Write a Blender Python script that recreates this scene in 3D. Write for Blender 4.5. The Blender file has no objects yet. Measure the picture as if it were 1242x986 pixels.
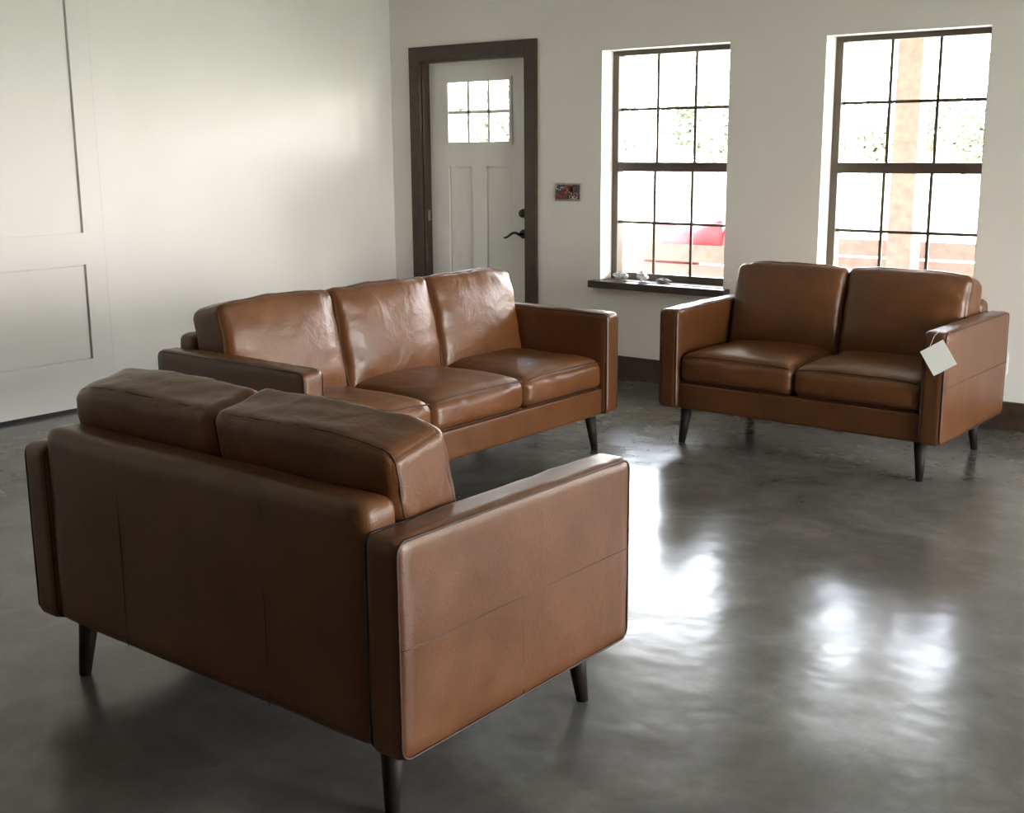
import bpy, bmesh, math, random
from mathutils import Vector, Matrix, noise
random.seed(7)
S=bpy.context.scene
COL=S.collection

# ------------------------------------------------------------------ materials
def new_mat(name):
    m=bpy.data.materials.new(name); m.use_nodes=True
    nt=m.node_tree; b=nt.nodes['Principled BSDF']
    return m,nt,b
def N(nt,t,**k):
    n=nt.nodes.new(t)
    for a,v in k.items():
        if a.startswith('i_'): n.inputs[a[2:].replace('_',' ')].default_value=v
        else: setattr(n,a,v)
    return n
def ramp(nt,fac,stops):
    r=nt.nodes.new('ShaderNodeValToRGB'); e=r.color_ramp.elements
    while len(e)<len(stops): e.new(0.5)
    for i,(p,c) in enumerate(stops):
        e[i].position=p; e[i].color=(*c,1) if len(c)==3 else c
    nt.links.new(fac,r.inputs[0]); return r
def simple(name,col,rough=.6,var=.08,scale=8,bump=0.0,bscale=60,spec=.5,metal=0):
    m,nt,b=new_mat(name)
    tc=N(nt,'ShaderNodeTexCoord')
    n=N(nt,'ShaderNodeTexNoise',i_Scale=scale,i_Detail=5.0)
    nt.links.new(tc.outputs['Object'],n.inputs['Vector'])
    lo=tuple(max(0,c*(1-var)) for c in col); hi=tuple(min(1,c*(1+var)) for c in col)
    r=ramp(nt,n.outputs['Fac'],[(.3,lo),(.7,hi)])
    nt.links.new(r.outputs[0],b.inputs['Base Color'])
    b.inputs['Roughness'].default_value=rough
    b.inputs['Specular IOR Level'].default_value=spec
    b.inputs['Metallic'].default_value=metal
    if bump>0:
        n2=N(nt,'ShaderNodeTexNoise',i_Scale=bscale,i_Detail=4.0)
        nt.links.new(tc.outputs['Object'],n2.inputs['Vector'])
        bp=N(nt,'ShaderNodeBump',i_Strength=bump,i_Distance=.01)
        nt.links.new(n2.outputs['Fac'],bp.inputs['Height']); nt.links.new(bp.outputs[0],b.inputs['Normal'])
    return m
def leather(name,k=1.0,wr=.35,dist=.3):
    m,nt,b=new_mat(name)
    tc=N(nt,'ShaderNodeTexCoord')
    n=N(nt,'ShaderNodeTexNoise',i_Scale=4.5,i_Detail=9.0,i_Roughness=.7)
    nt.links.new(tc.outputs['Object'],n.inputs['Vector'])
    a=(.090*k,.0335*k,.0105*k); c=(.154*k,.058*k,.0185*k)
    r=ramp(nt,n.outputs['Fac'],[(.30,a),(.70,c)])
    nt.links.new(r.outputs[0],b.inputs['Base Color'])
    b.inputs['Specular IOR Level'].default_value=.5
    rr=ramp(nt,n.outputs['Fac'],[(.3,(.30,)*3),(.7,(.42,)*3)])
    nt.links.new(rr.outputs[0],b.inputs['Roughness'])
    v=N(nt,'ShaderNodeTexVoronoi',i_Scale=260.0); nt.links.new(tc.outputs['Object'],v.inputs['Vector'])
    w=N(nt,'ShaderNodeTexNoise',i_Scale=7.0,i_Detail=5.0,i_Roughness=.52,i_Distortion=dist)
    nt.links.new(tc.outputs['Object'],w.inputs['Vector'])
    b1=N(nt,'ShaderNodeBump',i_Strength=wr,i_Distance=.02); nt.links.new(w.outputs['Fac'],b1.inputs['Height'])
    b2=N(nt,'ShaderNodeBump',i_Strength=.15,i_Distance=.002); nt.links.new(v.outputs['Distance'],b2.inputs['Height'])
    nt.links.new(b1.outputs[0],b2.inputs['Normal']); nt.links.new(b2.outputs[0],b.inputs['Normal'])
    return m
LEA=leather('leather_tan',.90,.13); LEAC=leather('leather_tan_cushion',1.08,.40,.65)
SEAM=simple('leather_seam',(.034,.014,.007),.5)
STITCH=simple('leather_stitch',(.055,.023,.011),.5)
LEG=simple('leg_espresso_wood',(.014,.009,.007),.6,spec=.3)
WALL=simple('wall_paint_white',(.855,.837,.803),.5,.012,3,.05,180)
NEARW=simple('wall_near_darkened',(.22,.17,.13),.6,.25,6)  # unseen near wall, made dark to cut bounce onto the near loveseat
DOORW=simple('door_paint_white',(.86,.845,.82),.38,.01,3)
CEIL=simple('ceiling_paint',(.83,.815,.79),.8,.01,3)
TRIM=simple('trim_dark_brown_wood',(.050,.032,.022),.45,.3,14,.1,40)
FRAME=simple('window_frame_bronze',(.085,.062,.045),.45)  # bronze lightened so the colour carries the bloom veiling the frames
BLACK=simple('hardware_and_shade_black',(.012,.012,.012),.35)
def floor_mat():
    m,nt,b=new_mat('polished_concrete')
    tc=N(nt,'ShaderNodeTexCoord')
    n=N(nt,'ShaderNodeTexNoise',i_Scale=1.6,i_Detail=8.0,i_Roughness=.58,i_Distortion=.8)
    n3=N(nt,'ShaderNodeTexNoise',i_Scale=9.0,i_Detail=8.0,i_Roughness=.7)
    for q in (n,n3): nt.links.new(tc.outputs['Object'],q.inputs['Vector'])
    mx=N(nt,'ShaderNodeMix'); mx.inputs[0].default_value=.35
    nt.links.new(n.outputs['Fac'],mx.inputs[2]); nt.links.new(n3.outputs['Fac'],mx.inputs[3])
    r=ramp(nt,mx.outputs[0],[(.28,(.066,.063,.057)),(.5,(.118,.113,.103)),(.74,(.20,.193,.178))])
    nt.links.new(r.outputs[0],b.inputs['Base Color'])
    rr=ramp(nt,mx.outputs[0],[(.32,(.14,)*3),(.68,(.27,)*3)])
    nt.links.new(rr.outputs[0],b.inputs['Roughness'])
    b.inputs['Specular IOR Level'].default_value=.34
    n2=N(nt,'ShaderNodeTexNoise',i_Scale=2.8,i_Detail=3.0); nt.links.new(tc.outputs['Object'],n2.inputs['Vector'])
    bp=N(nt,'ShaderNodeBump',i_Strength=.17,i_Distance=.03); nt.links.new(n2.outputs['Fac'],bp.inputs['Height'])
    nt.links.new(bp.outputs[0],b.inputs['Normal'])
    return m
FLOOR=floor_mat()

# ------------------------------------------------------------------ mesh helpers
def obj_from_bm(bm,name,mat,parent=None,smooth=False):
    me=bpy.data.meshes.new(name); bm.normal_update(); bm.to_mesh(me); bm.free()
    o=bpy.data.objects.new(name,me); COL.objects.link(o)
    if mat: me.materials.append(mat)
    if smooth:
        for p in me.polygons: p.use_smooth=True
    if parent: o.parent=parent
    return o
def addbox(bm,x0,x1,y0,y1,z0,z1,mi=0):
    vs=[bm.verts.new((x,y,z)) for x in (x0,x1) for y in (y0,y1) for z in (z0,z1)]
    for f in ((0,1,3,2),(4,6,7,5),(0,4,5,1),(2,3,7,6),(0,2,6,4),(1,5,7,3)):
        bm.faces.new([vs[i] for i in f]).material_index=mi
def boxes(name,mat,lst,parent=None,bevel=0):
    bm=bmesh.new()
    for b in lst: addbox(bm,*b)
    bmesh.ops.recalc_face_normals(bm,faces=bm.faces)
    o=obj_from_bm(bm,name,mat,parent)
    if bevel:
        md=o.modifiers.new('b','BEVEL'); md.width=bevel; md.segments=2; md.limit_method='ANGLE'
    return o
def empty(name,loc=(0,0,0),rz=0):
    e=bpy.data.objects.new(name,None); COL.objects.link(e); e.location=loc; e.rotation_euler=(0,0,rz); e.empty_display_size=.2
    return e
def rbox(name,mat,c,h,r,parent,n=22,fn=None):
    """rounded box, centre c, half sizes h, radius r; fn(p01,pos)->pos deforms in local box space"""
    bm=bmesh.new()
    t=[math.sin(math.pi/2*(-1+2*i/n)) for i in range(n+1)]
    vm={}
    def V(p):
        k=tuple(round(a,6) for a in p)
        if k in vm: return vm[k]
        q=[p[i]*h[i] for i in range(3)]
        inn=[max(-(h[i]-r),min(h[i]-r,q[i])) for i in range(3)]
        d=Vector([q[i]-inn[i] for i in range(3)])
        if d.length>1e-9: d=d.normalized()*r
        pos=Vector(inn)+d
        if fn: pos=fn(p,pos)
        vm[k]=bm.verts.new(Vector(c)+pos); return vm[k]
    for ax in range(3):
        for s in (-1,1):
            a,b=(ax+1)%3,(ax+2)%3
            for i in range(n):
                for j in range(n):
                    q=[]
                    for (ii,jj) in ((i,j),(i+1,j),(i+1,j+1),(i,j+1)):
                        p=[0,0,0]; p[ax]=s; p[a]=t[ii]; p[b]=t[jj]; q.append(V(p))
                    if s<0: q.reverse()
                    try: bm.faces.new(q)
                    except ValueError: pass
    return obj_from_bm(bm,name,mat,parent,True)
def tube(name,mat,pts,r,parent,closed=False):
    cu=bpy.data.curves.new(name,'CURVE'); cu.dimensions='3D'; cu.bevel_depth=r; cu.bevel_resolution=2
    sp=cu.splines.new('POLY'); sp.points.add(len(pts)-1)
    for i,p in enumerate(pts): sp.points[i].co=(*p,1)
    sp.use_cyclic_u=closed; cu.materials.append(mat)
    o=bpy.data.objects.new(name,cu); COL.objects.link(o)
    if parent: o.parent=parent
    return o
def cone(bm,p0,p1,r0,r1,seg=16,caps=True):
    p0=Vector(p0);p1=Vector(p1); z=(p1-p0).normalized()
    x=z.orthogonal().normalized(); y=z.cross(x)
    A=[];B=[]
    for i in range(seg):
        a=2*math.pi*i/seg; d=x*math.cos(a)+y*math.sin(a)
        A.append(bm.verts.new(p0+d*r0)); B.append(bm.verts.new(p1+d*r1))
    for i in range(seg):
        j=(i+1)%seg; bm.faces.new((A[i],A[j],B[j],B[i]))
    if caps: bm.faces.new(A[::-1]); bm.faces.new(B)
def rrect(x,y0,y1,z0,z1,r,n=6):
    pts=[]
    for cy,cz,a0 in ((y1-r,z1-r,0),(y0+r,z1-r,90),(y0+r,z0+r,180),(y1-r,z0+r,270)):
        for i in range(n+1):
            a=math.radians(a0+90*i/n); pts.append((x,cy+r*math.cos(a),cz+r*math.sin(a)))
    return pts

# ------------------------------------------------------------------ sofas
H=.66; B0=.177; D=.848; T=.10
def make_sofa(name,W,n,loc,rz,seed):
    E=empty(name,loc,rz); hw=W/2; hd=D/2
    def nz(p,s,k): return noise.noise(Vector(p)*s+Vector((seed*3.1+k*7.7,k*2.3,seed)))
    for s,nm in ((-1,'arm_left'),(1,'arm_right')):
        def fa(p,pos,s=s):
            q=pos.copy()
            if p[2]>.9: q.z+=.006*(1-p[1]**2)+.005*nz(pos,14,s)
            q.x+=.003*nz(pos,7,s)
            return q
        rbox(nm,LEA,(s*(hw-T/2),0,(H+B0)/2),(T/2,hd,(H-B0)/2),.024,E,20,fa)
        for xx,t in ((s*(hw-.0055),'out'),(s*(hw-T+.0055),'in')):
            tube(nm+'_piping_'+t,SEAM,rrect(xx,-hd+.005,hd-.005,B0+.005,H-.004,.028),.0030,E,True)
        xo=s*(hw+.0002)
        tube(nm+'_seam_h',STITCH,[(xo,-hd+.01,.425),(xo,hd-.01,.425)],.0018,E)
        tube(nm+'_seam_v',STITCH,[(xo-s*.0004,.02,.425),(xo-s*.0004,.02,B0+.01)],.0010,E)
    iw=hw-T
    rbox('back_frame',LEA,(0,hd-.06,(B0+.715)/2),(iw+.004,.056,(.715-B0)/2),.034,E,22,
         lambda p,pos:pos+Vector((0,.003*nz(pos,5,4),.003*nz(pos,5,5))))
    for f in ((-.46,.46) if n==2 else (-.5,0,.5)):
        tube('back_seam',STITCH,[(iw*f,hd-.0045,B0+.01),(iw*f,hd-.0045,.68)],.0012,E)
    rbox('seat_rail',LEA,(0,-.02,(B0+.305)/2),(iw+.004,hd-.045,(.305-B0)/2),.012,E,16)
    cw=2*iw/n
    for i in range(n):
        cx=-iw+cw*(i+.5); hh=.068
        def fs(p,pos,i=i):
            q=pos.copy()
            e=(1-p[0]**4)*(1-abs(p[1])**5)
            if p[2]>0: q.z+=(.034*e*p[2] + .005*nz(pos,6,i)+.008*nz((pos.x,pos.y*.4,0),16,i)*abs(p[0])**3+.005*nz((pos.x,pos.y*.3,0),24,i+2)*abs(p[1])**3)
            if p[1]<0: q.y-=.014*(1-p[0]**2)*(1-p[2]**2)
            q.y+=.004*nz(pos,8,i+9)
            return q
        y0=-hd+.018; y1=hd-.20
        rbox('seat_cushion_%d'%(i+1),LEAC,(cx,(y0+y1)/2,.305+hh),(cw/2-.001,(y1-y0)/2,hh),.042,E,30,fs)
        for zz,yy in ((.305+2*hh-.010,y0+.010),(.312,y0+.012)):
            pts=[(cx-cw/2+.02+(cw-.04)*k/14., yy-.012*(1-(2*k/14.-1)**2)*.35 , zz+ (.011*(1-(2*k/14.-1)**4) if zz>.35 else 0)) for k in range(15)]
            tube('seat_welt',SEAM,pts,.0028,E)
    tilt=math.radians(12)
    for i in range(n):
        cx=-iw+cw*(i+.5); ch=.222; th=.094
        end=-1 if i==0 else (1 if i==n-1 else 0)
        def fb(p,pos,i=i,end=end):
            q=pos.copy()
            e=(1-p[0]**4)*(1-abs(p[2])**4)
            if p[1]<0: q.y-=.046*e*(-p[1])
            else: q.y+=.010*e*p[1]
            if p[2]>0:
                q.z+=.010*(1-p[0]**2)*p[2]
                if end and p[0]*end>0: q.z-=.018*abs(p[0])**4*p[2]
                q.y*= (1-.06*p[2]**3)
            # puckers radiating from the side seams and the top seam
            q.y+=.006*nz((pos.x,pos.y,pos.z),5,i)+.008*nz((pos.x*.4+pos.z*.4,pos.y,pos.z),15,i)*abs(p[0])**2
            if p[1]<0: q.y+=.006*nz((pos.x,0,pos.z*.25),22,i+4)*abs(p[2])**3
            q.z+=.006*nz(pos,7,i+3)+.004*nz(pos,18,i+5)
            y,z=q.y,q.z
            return Vector((q.x, y*math.cos(tilt)+z*math.sin(tilt), -y*math.sin(tilt)+z*math.cos(tilt)))
        c=(cx,hd-.222,.405+ch-.01)
        rbox('back_cushion_%d'%(i+1),LEAC,c,(cw/2-.001,th,ch),.032,E,36,fb)
        for yy in (-.073,.075):
            pts=[]
            hx=cw/2-.006; hz=ch-.006
            for a,b in rr2(hx,hz,.032):
                px=a/(cw/2); pz=b/ch
                pts.append(Vector(c)+fb((px,yy/th,pz),Vector((a,yy,b))))
            tube('cushion_welt',SEAM,pts,.0032,E,True)
    bm=bmesh.new()
    for sx in (-1,1):
        for sy in (-1,1):
            cone(bm,(sx*(hw-.115),sy*(hd-.088),B0+.01),(sx*(hw-.10),sy*(hd-.067),0),.029,.016,20)
    obj_from_bm(bm,'legs',LEG,E,True)
    return E
def rr2(hx,hz,r,n=6):
    pts=[]
    for cx,cz,a0 in ((hx-r,hz-r,0),(-hx+r,hz-r,90),(-hx+r,-hz+r,180),(hx-r,-hz+r,270)):
        for i in range(n+1):
            a=math.radians(a0+90*i/n); pts.append((cx+r*math.cos(a),cz+r*math.sin(a)))
        nx={0:(-hx+r,hz),90:(-hx,-hz+r),180:(hx-r,-hz),270:(hx,hz-r)}[a0]
        l=pts[-1]
        for k in range(1,10): pts.append((l[0]+(nx[0]-l[0])*k/10,l[1]+(nx[1]-l[1])*k/10))
    return pts
make_sofa('leather_loveseat',1.382,2,(3.679,-.857,0),0,1)
make_sofa('leather_sofa',1.976,3,(2.474,-2.482,0),math.pi/2,2)
make_sofa('leather_loveseat',1.382,2,(3.749,-4.185,0),math.pi,3)

# ------------------------------------------------------------------ room
XR=9.5; YN=-9.5; ZC=2.9; WT=.2
WB=.613; WTOP=1.989
def wall_cells(name,along,other0,other1,cuts,zc,holes,mat):
    lst=[]
    for i in range(len(cuts)-1):
        for j in range(len(zc)-1):
            m=((cuts[i]+cuts[i+1])/2,(zc[j]+zc[j+1])/2)
            if any(h[0]<m[0]<h[1] and h[2]<m[1]<h[3] for h in holes): continue
            if along=='x': lst.append((cuts[i],cuts[i+1],other0,other1,zc[j],zc[j+1]))
            else: lst.append((other0,other1,cuts[i],cuts[i+1],zc[j],zc[j+1]))
    return boxes(name,mat,lst)
D0,D1,DT=.281,1.187,1.997
w1=(1.765,2.628); w2=(3.201,4.052); w3=(5.6,6.45); w4=(7.3,8.15)
holes=[(D0,D1,-1,DT)]+[(*q,WB,WTOP) for q in (w1,w2,w3,w4)]
wall_cells('wall_back','x',0,WT,[-.15,D0,D1,*w1,*w2,*w3,*w4,XR+.15],[0,WB,WTOP,DT,ZC],holes,WALL)
wall_cells('wall_left','y',-.15,0,[YN-.15,0],[0,ZC],[],WALL)
RY0,RY1,RZ0,RZ1=-3.5,-.9,.05,2.15
wall_cells('wall_right','y',XR,XR+.15,[YN-.15,RY0,RY1,0],[0,RZ0,RZ1,ZC],[(RY0,RY1,RZ0,RZ1)],WALL)
wall_cells('wall_near','x',YN-.15,YN,[0,XR],[0,ZC],[],NEARW)
boxes('floor',FLOOR,[(-.15,XR+.15,YN-.15,WT,-.12,0)])
boxes('ceiling',CEIL,[(-.15,XR+.15,YN-.15,WT,ZC,ZC+.12)])
boxes('baseboard_back',TRIM,[(.015,.191,-.016,0,0,.147),(1.277,XR,-.016,0,0,.147)],bevel=.003)
boxes('baseboard_left',TRIM,[(0,.016,-2.215,-.016,0,.147)],bevel=.003)
boxes('trim_1',TRIM,[(.191,D0+.004,-.022,0,0,2.087),(D1-.004,1.277,-.022,0,0,2.087),(D0+.004,D1-.004,-.022,0,DT-.004,2.087),
                     (D0-.002,D0+.012,0,.13,0,DT),(D1-.012,D1+.002,0,.13,0,DT),(D0,D1,0,.13,DT-.012,DT+.002)],bevel=.002)
# ---- front door
E=empty('door_1',(0,0,0))
x0,x1=D0+.014,D1-.014; y0,y1=.07,.115; zt=DT-.014
L0,L1,LZ0,LZ1=.47,.995,1.46,1.85
pn=[(.46,.67,.24,1.30),(.79,1.0,.24,1.30)]
g=.009
lst=[]
xs=sorted({x0,x1,L0,L1,.46,.67,.79,1.0,.46+g,.67-g,.79+g,1.0-g}); zs=[.012,.24,.24+g,1.30-g,1.30,LZ0,LZ1,zt]
for i in range(len(xs)-1):
    for j in range(len(zs)-1):
        mx,mz=(xs[i]+xs[i+1])/2,(zs[j]+zs[j+1])/2
        if L0<mx<L1 and LZ0<mz<LZ1: continue
        d=0
        if any(p[0]<mx<p[1] and p[2]<mz<p[3] for p in pn):
            d=.010 if any(p[0]+g<mx<p[1]-g and p[2]+g<mz<p[3]-g for p in pn) else .024
        lst.append((xs[i],xs[i+1],y0+d,y1,zs[j],zs[j+1]))
boxes('slab',DOORW,lst,E)
m=.022
lst=[(L0-m,L1+m,y0-.010,y0,LZ1,LZ1+m),(L0-m,L1+m,y0-.010,y0,LZ0-m,LZ0),(L0-m,L0,y0-.010,y0,LZ0,LZ1),(L1,L1+m,y0-.010,y0,LZ0,LZ1)]
for k in (1,2):
    xx=L0+(L1-L0)*k/3; lst.append((xx-.010,xx+.010,y0-.004,y1,LZ0,LZ1))
zz=(LZ0+LZ1)/2; lst.append((L0,L1,y0-.004,y1,zz-.010,zz+.010))
boxes('lite_muntins',DOORW,lst,E)
boxes('threshold',TRIM,[(D0+.012,D1-.012,0,.13,0,.011)],E)
bm=bmesh.new()
cone(bm,(1.106,y0-.022,1.0),(1.106,y0,1.0),.026,.031,24)
cone(bm,(1.106,y0-.012,.865),(1.106,y0,.865),.028,.031,24)
cone(bm,(1.106,y0-.055,.865),(1.106,y0-.01,.865),.010,.012,16)
prev=None
for k in range(9):
    t=k/8; p=(1.106-.125*t,y0-.052,.865+.014*math.sin(t*math.pi*1.6)-.012*t)
    if prev: cone(bm,prev,p,.0095-.003*t,.0095-.003*(t+.1),12)
    prev=p
obj_from_bm(bm,'deadbolt_and_lever',BLACK,E,True)
boxes('strike_plate',simple('brass_plate',(.4,.38,.35),.35,metal=1),[(D0+.012,D0+.014,.03,.055,.93,1.0)],E)
# ---- left wall door
E=empty('door_2')
ye=-2.355; yl=ye-1.12; ztt=2.45
ps=[(yl+.124,ye-.124,.281,.808),(yl+.124,ye-.124,.98,2.33)]
ys=[yl,yl+.124,yl+.124+g,ye-.124-g,ye-.124,ye]; zs=[.018,.281,.281+g,.808-g,.808,.98,.98+g,2.33-g,2.33,ztt]
lst=[]
for i in range(len(ys)-1):
    for j in range(len(zs)-1):
        my,mz=(ys[i]+ys[i+1])/2,(zs[j]+zs[j+1])/2
        d=.030
        if any(p[0]<my<p[1] and p[2]<mz<p[3] for p in ps):
            d=.019 if any(p[0]+g<my<p[1]-g and p[2]+g<mz<p[3]-g for p in ps) else .007
        lst.append((.001,d,ys[i],ys[i+1],zs[j],zs[j+1]))
boxes('slab',DOORW,lst,E)
boxes('gap_shade_strip',BLACK,[(.0,.012,yl,ye,0,.018)],E)  # solid black strip paints in the shade of the gap under the door
boxes('casing',DOORW,[(0,.027,ye+.003,-2.215,0,ztt+.14),(0,.027,yl-.14,yl-.003,0,ztt+.14),(0,.027,yl,ye,ztt+.003,ztt+.14)],E)

# ---- windows
def window(name,xa,xb):
    E=empty(name); fy0,fy1=.12,.185; f=.042; z0,z1=WB,WTOP; zm=(z0+z1)/2
    lst=[(xa,xa+f,fy0,fy1,z0,z1),(xb-f,xb,fy0,fy1,z0,z1),(xa+f,xb-f,fy0,fy1,z0,z0+f),(xa+f,xb-f,fy0,fy1,z1-f*.7,z1),
         (xa+f,xb-f,fy0,fy1-.01,zm-.028,zm+.028)]
    boxes('frame',FRAME,lst,E,bevel=.003)
    lst=[]
    for (a,b,yy) in ((z0+f,zm-.028,.135),(zm+.028,z1-f*.7,.155)):
        for k in (1,2):
            xx=xa+f+(xb-xa-2*f)*k/3; lst.append((xx-.008,xx+.008,yy,yy+.012,a,b))
        zz=(a+b)/2; lst.append((xa+f,xb-f,yy+.001,yy+.011,zz-.008,zz+.008))
    boxes('muntins',FRAME,lst,E)
    boxes('sill_stool',TRIM,[(xa-.045,xb+.045,-.075,0,z0-.045,z0-.002),(xa,xb,0,.12,z0-.045,z0+.002)],E,bevel=.004)
    return E
for k,q in enumerate((w1,w2,w3,w4)): window('window_%d'%(k+1),*q)
E=empty('window_5')  # unseen opening added in the right wall, sized for the light it admits
l=[(XR+.04,XR+.10,a,a+.06,RZ0,RZ1) for a in (RY0,(RY0+RY1)/2-.03,RY1-.06)]+[(XR+.04,XR+.10,RY0,RY1,RZ0,RZ0+.06),(XR+.04,XR+.10,RY0,RY1,RZ1-.06,RZ1)]
boxes('frame',FRAME,l,E)

# ---- open electrical box in the wall
E=empty('electrical_box',(1.516,0,1.146))
boxes('box',simple('box_grey',(.12,.12,.13),.6),[(-.095,.095,-.004,.0,-.05,.05)],E)
boxes('ragged_edge',simple('drywall_raw',(.45,.42,.38),.9,.3,40),[(-.1,.1,-.006,0,.046,.056),(-.1,.1,-.006,0,-.056,-.046),(-.1,-.092,-.006,0,-.05,.05),(.092,.1,-.006,0,-.05,.05)],E)
wm=[simple('wire_red',(.35,.04,.03),.5),simple('wire_white',(.6,.6,.58),.5),simple('wire_black',(.02,.02,.02),.5),simple('wire_copper',(.4,.2,.1),.4)]
for k in range(16):
    a=Vector((random.uniform(-.08,.08),-.005,random.uniform(-.04,.04))); pts=[]
    for s in range(8):
        pts.append(tuple(a)); a=a+Vector((random.uniform(-.03,.03),random.uniform(-.006,.004),random.uniform(-.022,.022)))
        a.x=max(-.085,min(.085,a.x)); a.z=max(-.042,min(.042,a.z)); a.y=max(-.03,min(-.006,a.y))
    tube('wire_%d'%k,wm[k%4],pts,.003,E)
# ---- outlet
E=empty('wall_outlet',(4.215,0,.34))
boxes('plate',DOORW,[(-.036,.036,-.006,0,-.058,.058)],E,bevel=.002)
boxes('sockets',simple('socket_white',(.6,.6,.6),.4),[(-.017,.017,-.008,-.006,.008,.036),(-.017,.017,-.008,-.006,-.036,-.008)],E)
boxes('slots',BLACK,[(s*.006-.001,s*.006+.001,-.0085,-.008,z-.005,z+.005) for s in (-1,1) for z in (.024,-.02)],E)

# ---- tag on the far loveseat
E=empty('price_tag',(4.31,-1.305,.617))
bm=bmesh.new(); addbox(bm,-.052,.052,-.001,.001,-.125,-.01)
o=obj_from_bm(bm,'card',simple('paper_white',(.85,.85,.83),.6,.02),E); o.rotation_euler=(math.radians(-6),math.radians(-33),math.radians(12))
tube('string',simple('string_white',(.7,.7,.7),.7),[(0,0,-.01),(.01,.012,.03),(.02,.03,.045)],.001,E)

# ---- clutter on the sill
def crumple(name,loc,s,mat,seed):
    bm=bmesh.new(); bmesh.ops.create_icosphere(bm,subdivisions=3,radius=1)
    zmin=9
    for v in bm.verts:
        k=1+.45*noise.noise(v.co*2.2+Vector((seed,0,0)))+.25*noise.noise(v.co*5+Vector((0,seed,0)))
        v.co=Vector((v.co.x*s[0],v.co.y*s[1],v.co.z*s[2]))*k; zmin=min(zmin,v.co.z)
    o=obj_from_bm(bm,name,mat); o.location=(loc[0],loc[1],loc[2]-zmin)
PL=simple('crumpled_plastic',(.7,.7,.7),.3,.1)
crumple('crumpled_plastic_wrap',(1.90,.03,WB+.002),(.05,.03,.025),PL,1)
crumple('crumpled_plastic_wrap',(2.06,.02,WB+.002),(.035,.03,.03),PL,5)
crumple('grey_rag',(2.2,.04,WB+.002),(.05,.02,.012),simple('grey_rag',(.3,.3,.3),.8),9)

# ------------------------------------------------------------------ outside
GZ=-.22
GR=simple('lawn_grass',(.34,.34,.24),.9,.3,1.2,.4,30)
boxes('lawn',GR,[(-70,70,2.7,120,-.4,GZ),(-70,-.3,-60,2.7,-.4,GZ),(10,70,-60,2.7,-.4,GZ),(-.3,10,-60,-9.8,-.4,GZ)])
boxes('porch_slab',simple('porch_concrete',(.45,.44,.42),.8,.1,6),[(-.15,9.6,WT,2.7,-.3,-.03)])
CED=simple('cedar_wood',(.225,.15,.122),.7,.16,20,.2,40)
boxes('porch_roof',simple('porch_soffit',(.6,.58,.54),.8,.05,4),[(-.3,9.8,WT+.001,2.65,2.62,2.75)])
boxes('porch_beam',CED,[(-.3,9.8,1.73,1.87,2.44,2.62)])
for px in (3.0,-.15,6.15,9.3):
    E=empty('porch_post',(px,1.8,-.03))
    boxes('shaft',CED,[(-.085,.085,-.085,.085,0,2.47)],E,bevel=.008)
    boxes('base_trim',CED,[(-.11,.11,-.11,.11,0,.22)],E,bevel=.006)
def bench(name,loc,w):
    E=empty(name,loc); l=[]
    for x in (-w/2,w/2-.09):
        l.append((x,x+.09,0,.09,0,.80)); l.append((x,x+.09,.62,.71,0,.60))
        l.append((x,x+.09,.0,.75,.60,.64))
    boxes('posts_and_arms',CED,l,E,bevel=.006)
    boxes('back_slats',CED,[(-w/2+.09,w/2-.09,.02,.05,z,z+.115) for z in (.30,.43,.56,.69)],E,bevel=.005)
    boxes('seat_slats',CED,[(-w/2+.09,w/2-.09,.06+k*.11,.155+k*.11,.38,.41) for k in range(6)],E,bevel=.004)
    boxes('aprons',CED,[(-w/2+.09,w/2-.09,.64,.67,.26,.38)],E,bevel=.004)
    return E
E=bench('wooden_bench',(1.7,.85,-.03),1.5)
RED=simple('red_fabric',(.45,.07,.09),.8,.2,12); PNK=simple('pink_fabric',(.45,.15,.18),.8,.2,12)
for k,(x,z,s,a,mt) in enumerate(((.0,.77,.24,.10,PNK),(.20,.81,.18,-.30,RED),(.48,.77,.19,.2,PNK))):
    o=rbox('throw_pillow_%d'%k,mt,(0,0,0),(s,.07,s*.72),.06,E,16,lambda p,q:Vector((q.x*(1-.12*(1-p[2]**2)),q.y*(.35+1.2*(1-p[0]**2)*(1-p[2]**2)),q.z*(1-.12*(1-p[0]**2)))))
    o.location=(x,.15+.03*k,z); o.rotation_euler=(-.30,a,0)
bench('wooden_bench',(2.9,1.95,-.03),1.3)
FW=simple('fence_white',(.5,.48,.45),.7)
l=[(-60,30,46,46.05,z,z+.10) for z in (.25,.62,1.0)]+[(x,x+.12,45.95,46.1,GZ,1.25) for x in range(-60,31,3)]
boxes('rail_fence',FW,l)
BARK=simple('tree_bark',(.22,.19,.16),.9,.3,10)
LEAF=[simple('leaves_green',(.17,.20,.13),.8,.4,.8),simple('leaves_olive',(.24,.25,.18),.8,.4,.8)]
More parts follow.
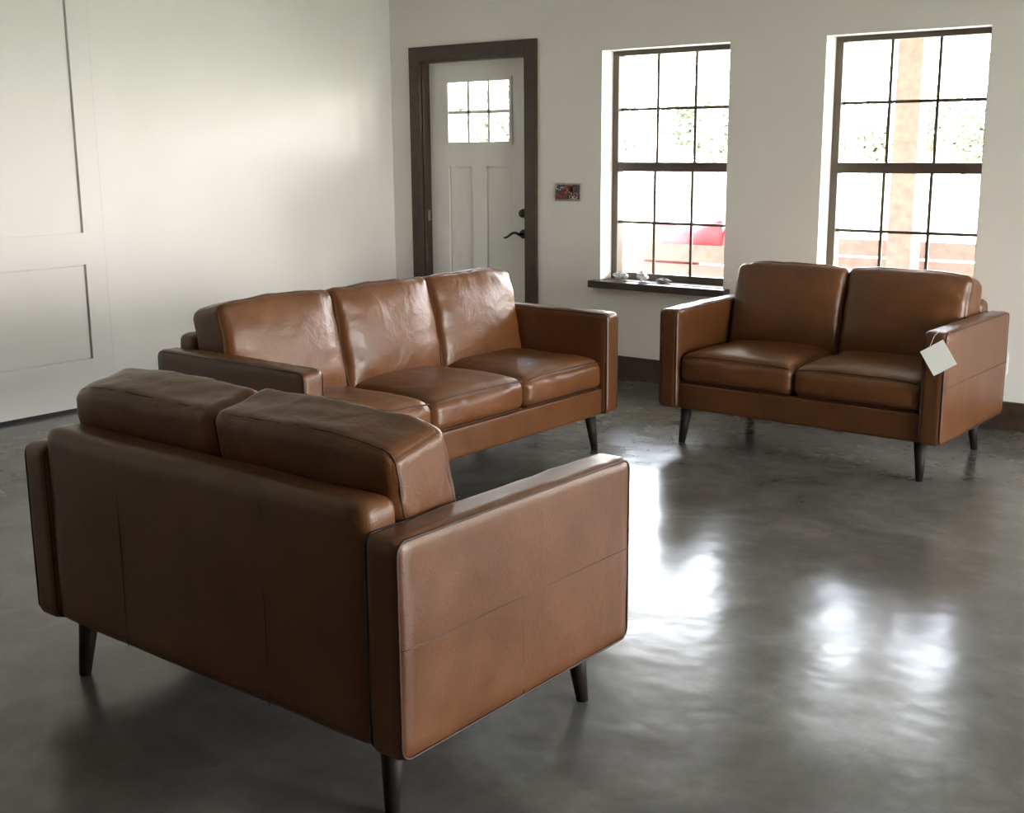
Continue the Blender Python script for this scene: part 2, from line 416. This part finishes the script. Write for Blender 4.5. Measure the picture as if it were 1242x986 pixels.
def tree(name,x,y,h,leaf,kind):
    E=empty(name,(x,y,GZ)); bm=bmesh.new(); tips=[]
    bare=kind=='bare'
    def br(p,d,l,r,dep):
        q=p+d*l; cone(bm,p,q,r,r*.65,6,False); tips.append(q)
        if dep==0: return
        for k in range(3 if dep>1 else 2):
            nd=(d+Vector((random.uniform(-.8,.8),random.uniform(-.8,.8),random.uniform(-.1,.6)))).normalized()
            br(q,nd,l*random.uniform(.6,.82),r*.62,dep-1)
    br(Vector((0,0,0)),Vector((0,0,1)),h*(.27 if bare else .12),h*.022,5 if bare else 4)
    obj_from_bm(bm,'trunk',BARK,E,True)
    if not bare:
        bm=bmesh.new()
        for t in tips[1:]:
            for k in range(24):
                c=Vector((t.x*2.2,t.y*2.0,t.z*1.5))+Vector([random.gauss(0,h*.10) for _ in range(3)]); s=h*.035
                if c.z<.05+s: continue
                a=Vector([random.gauss(0,1) for _ in range(3)]).normalized(); b=a.orthogonal().normalized()
                bm.faces.new([bm.verts.new(c+v) for v in (a*s,b*s*.6,-a*s,-b*s*.6)])
        obj_from_bm(bm,'foliage',leaf,E)
for k,(x,y,h,b) in enumerate([(-36,54,6,0),(-31.5,50,5,0),(-28,55,7,0),(-24.5,50,5.5,0),(-21,54,5.6,0),(-17.5,51,4.8,0),(-22,44,7.5,1),(-14,54,6,0),(-11,50,5,0),(-7.5,54,6.4,0),(-4,51,5,0),(-9,44,7,1),(0,52,6,0),(-41,52,6.5,0),(-45,56,8,0),(-50,52,7,0)]):
    tree('tree' if b else 'leafy_bush',x,y,h,LEAF[k%2],'bare' if b else 'bush')

# ------------------------------------------------------------------ light
w=bpy.data.worlds.new('sky'); S.world=w; w.use_nodes=True; nt=w.node_tree
bg=nt.nodes['Background']; tc=N(nt,'ShaderNodeTexCoord'); sp=N(nt,'ShaderNodeSeparateXYZ')
nt.links.new(tc.outputs['Generated'],sp.inputs[0])
r=ramp(nt,sp.outputs['Z'],[(0,(1,.945,.88)),(.12,(1,.96,.91)),(.34,(.82,.895,1.0))]); nt.links.new(r.outputs[0],bg.inputs['Color'])
bg.inputs['Strength'].default_value=32.0
def portal(name,loc,rot,sx,sy):
    ld=bpy.data.lights.new(name,'AREA'); ld.shape='RECTANGLE'; ld.size=sx; ld.size_y=sy
    ld.cycles.is_portal=True
    o=bpy.data.objects.new(name,ld); COL.objects.link(o); o.location=loc; o.rotation_euler=rot
for k,q in enumerate((w1,w2,w3,w4)):
    portal('window_portal',((q[0]+q[1])/2,.21,(WB+WTOP)/2),(-math.pi/2,0,0),q[1]-q[0],WTOP-WB)
portal('window_portal',(XR+.16,(RY0+RY1)/2,(RZ0+RZ1)/2),(0,math.pi/2,0),RZ1-RZ0,RY1-RY0)
sd=bpy.data.lights.new('sun','SUN'); sd.energy=34; sd.angle=.02; sd.color=(1,.93,.83)
so=bpy.data.objects.new('sun',sd); COL.objects.link(so)
so.rotation_euler=Vector((.55,.75,-.62)).to_track_quat('-Z','Y').to_euler(); so.location=(0,0,20)

# ------------------------------------------------------------------ camera
cd=bpy.data.cameras.new('camera'); cam=bpy.data.objects.new('camera',cd); COL.objects.link(cam); S.camera=cam
cd.sensor_width=36; cd.lens=36*1464.4/1242; cd.clip_end=400
yaw,pit,rol=.674,.211,-.007
fw=Vector((-math.sin(yaw)*math.cos(pit),math.cos(yaw)*math.cos(pit),-math.sin(pit)))
rt=Vector((math.cos(yaw),math.sin(yaw),0)); dn=fw.cross(rt)
if dn.z>0: dn=-dn
U=rt*math.cos(rol)-dn*math.sin(rol); V=rt*math.sin(rol)+dn*math.cos(rol)
M=Matrix((U,-V,-fw)).transposed().to_4x4(); M.translation=(6.036,-6.239,1.42); cam.matrix_world=M
S.view_settings.view_transform='Standard'
S.view_settings.exposure=0.0
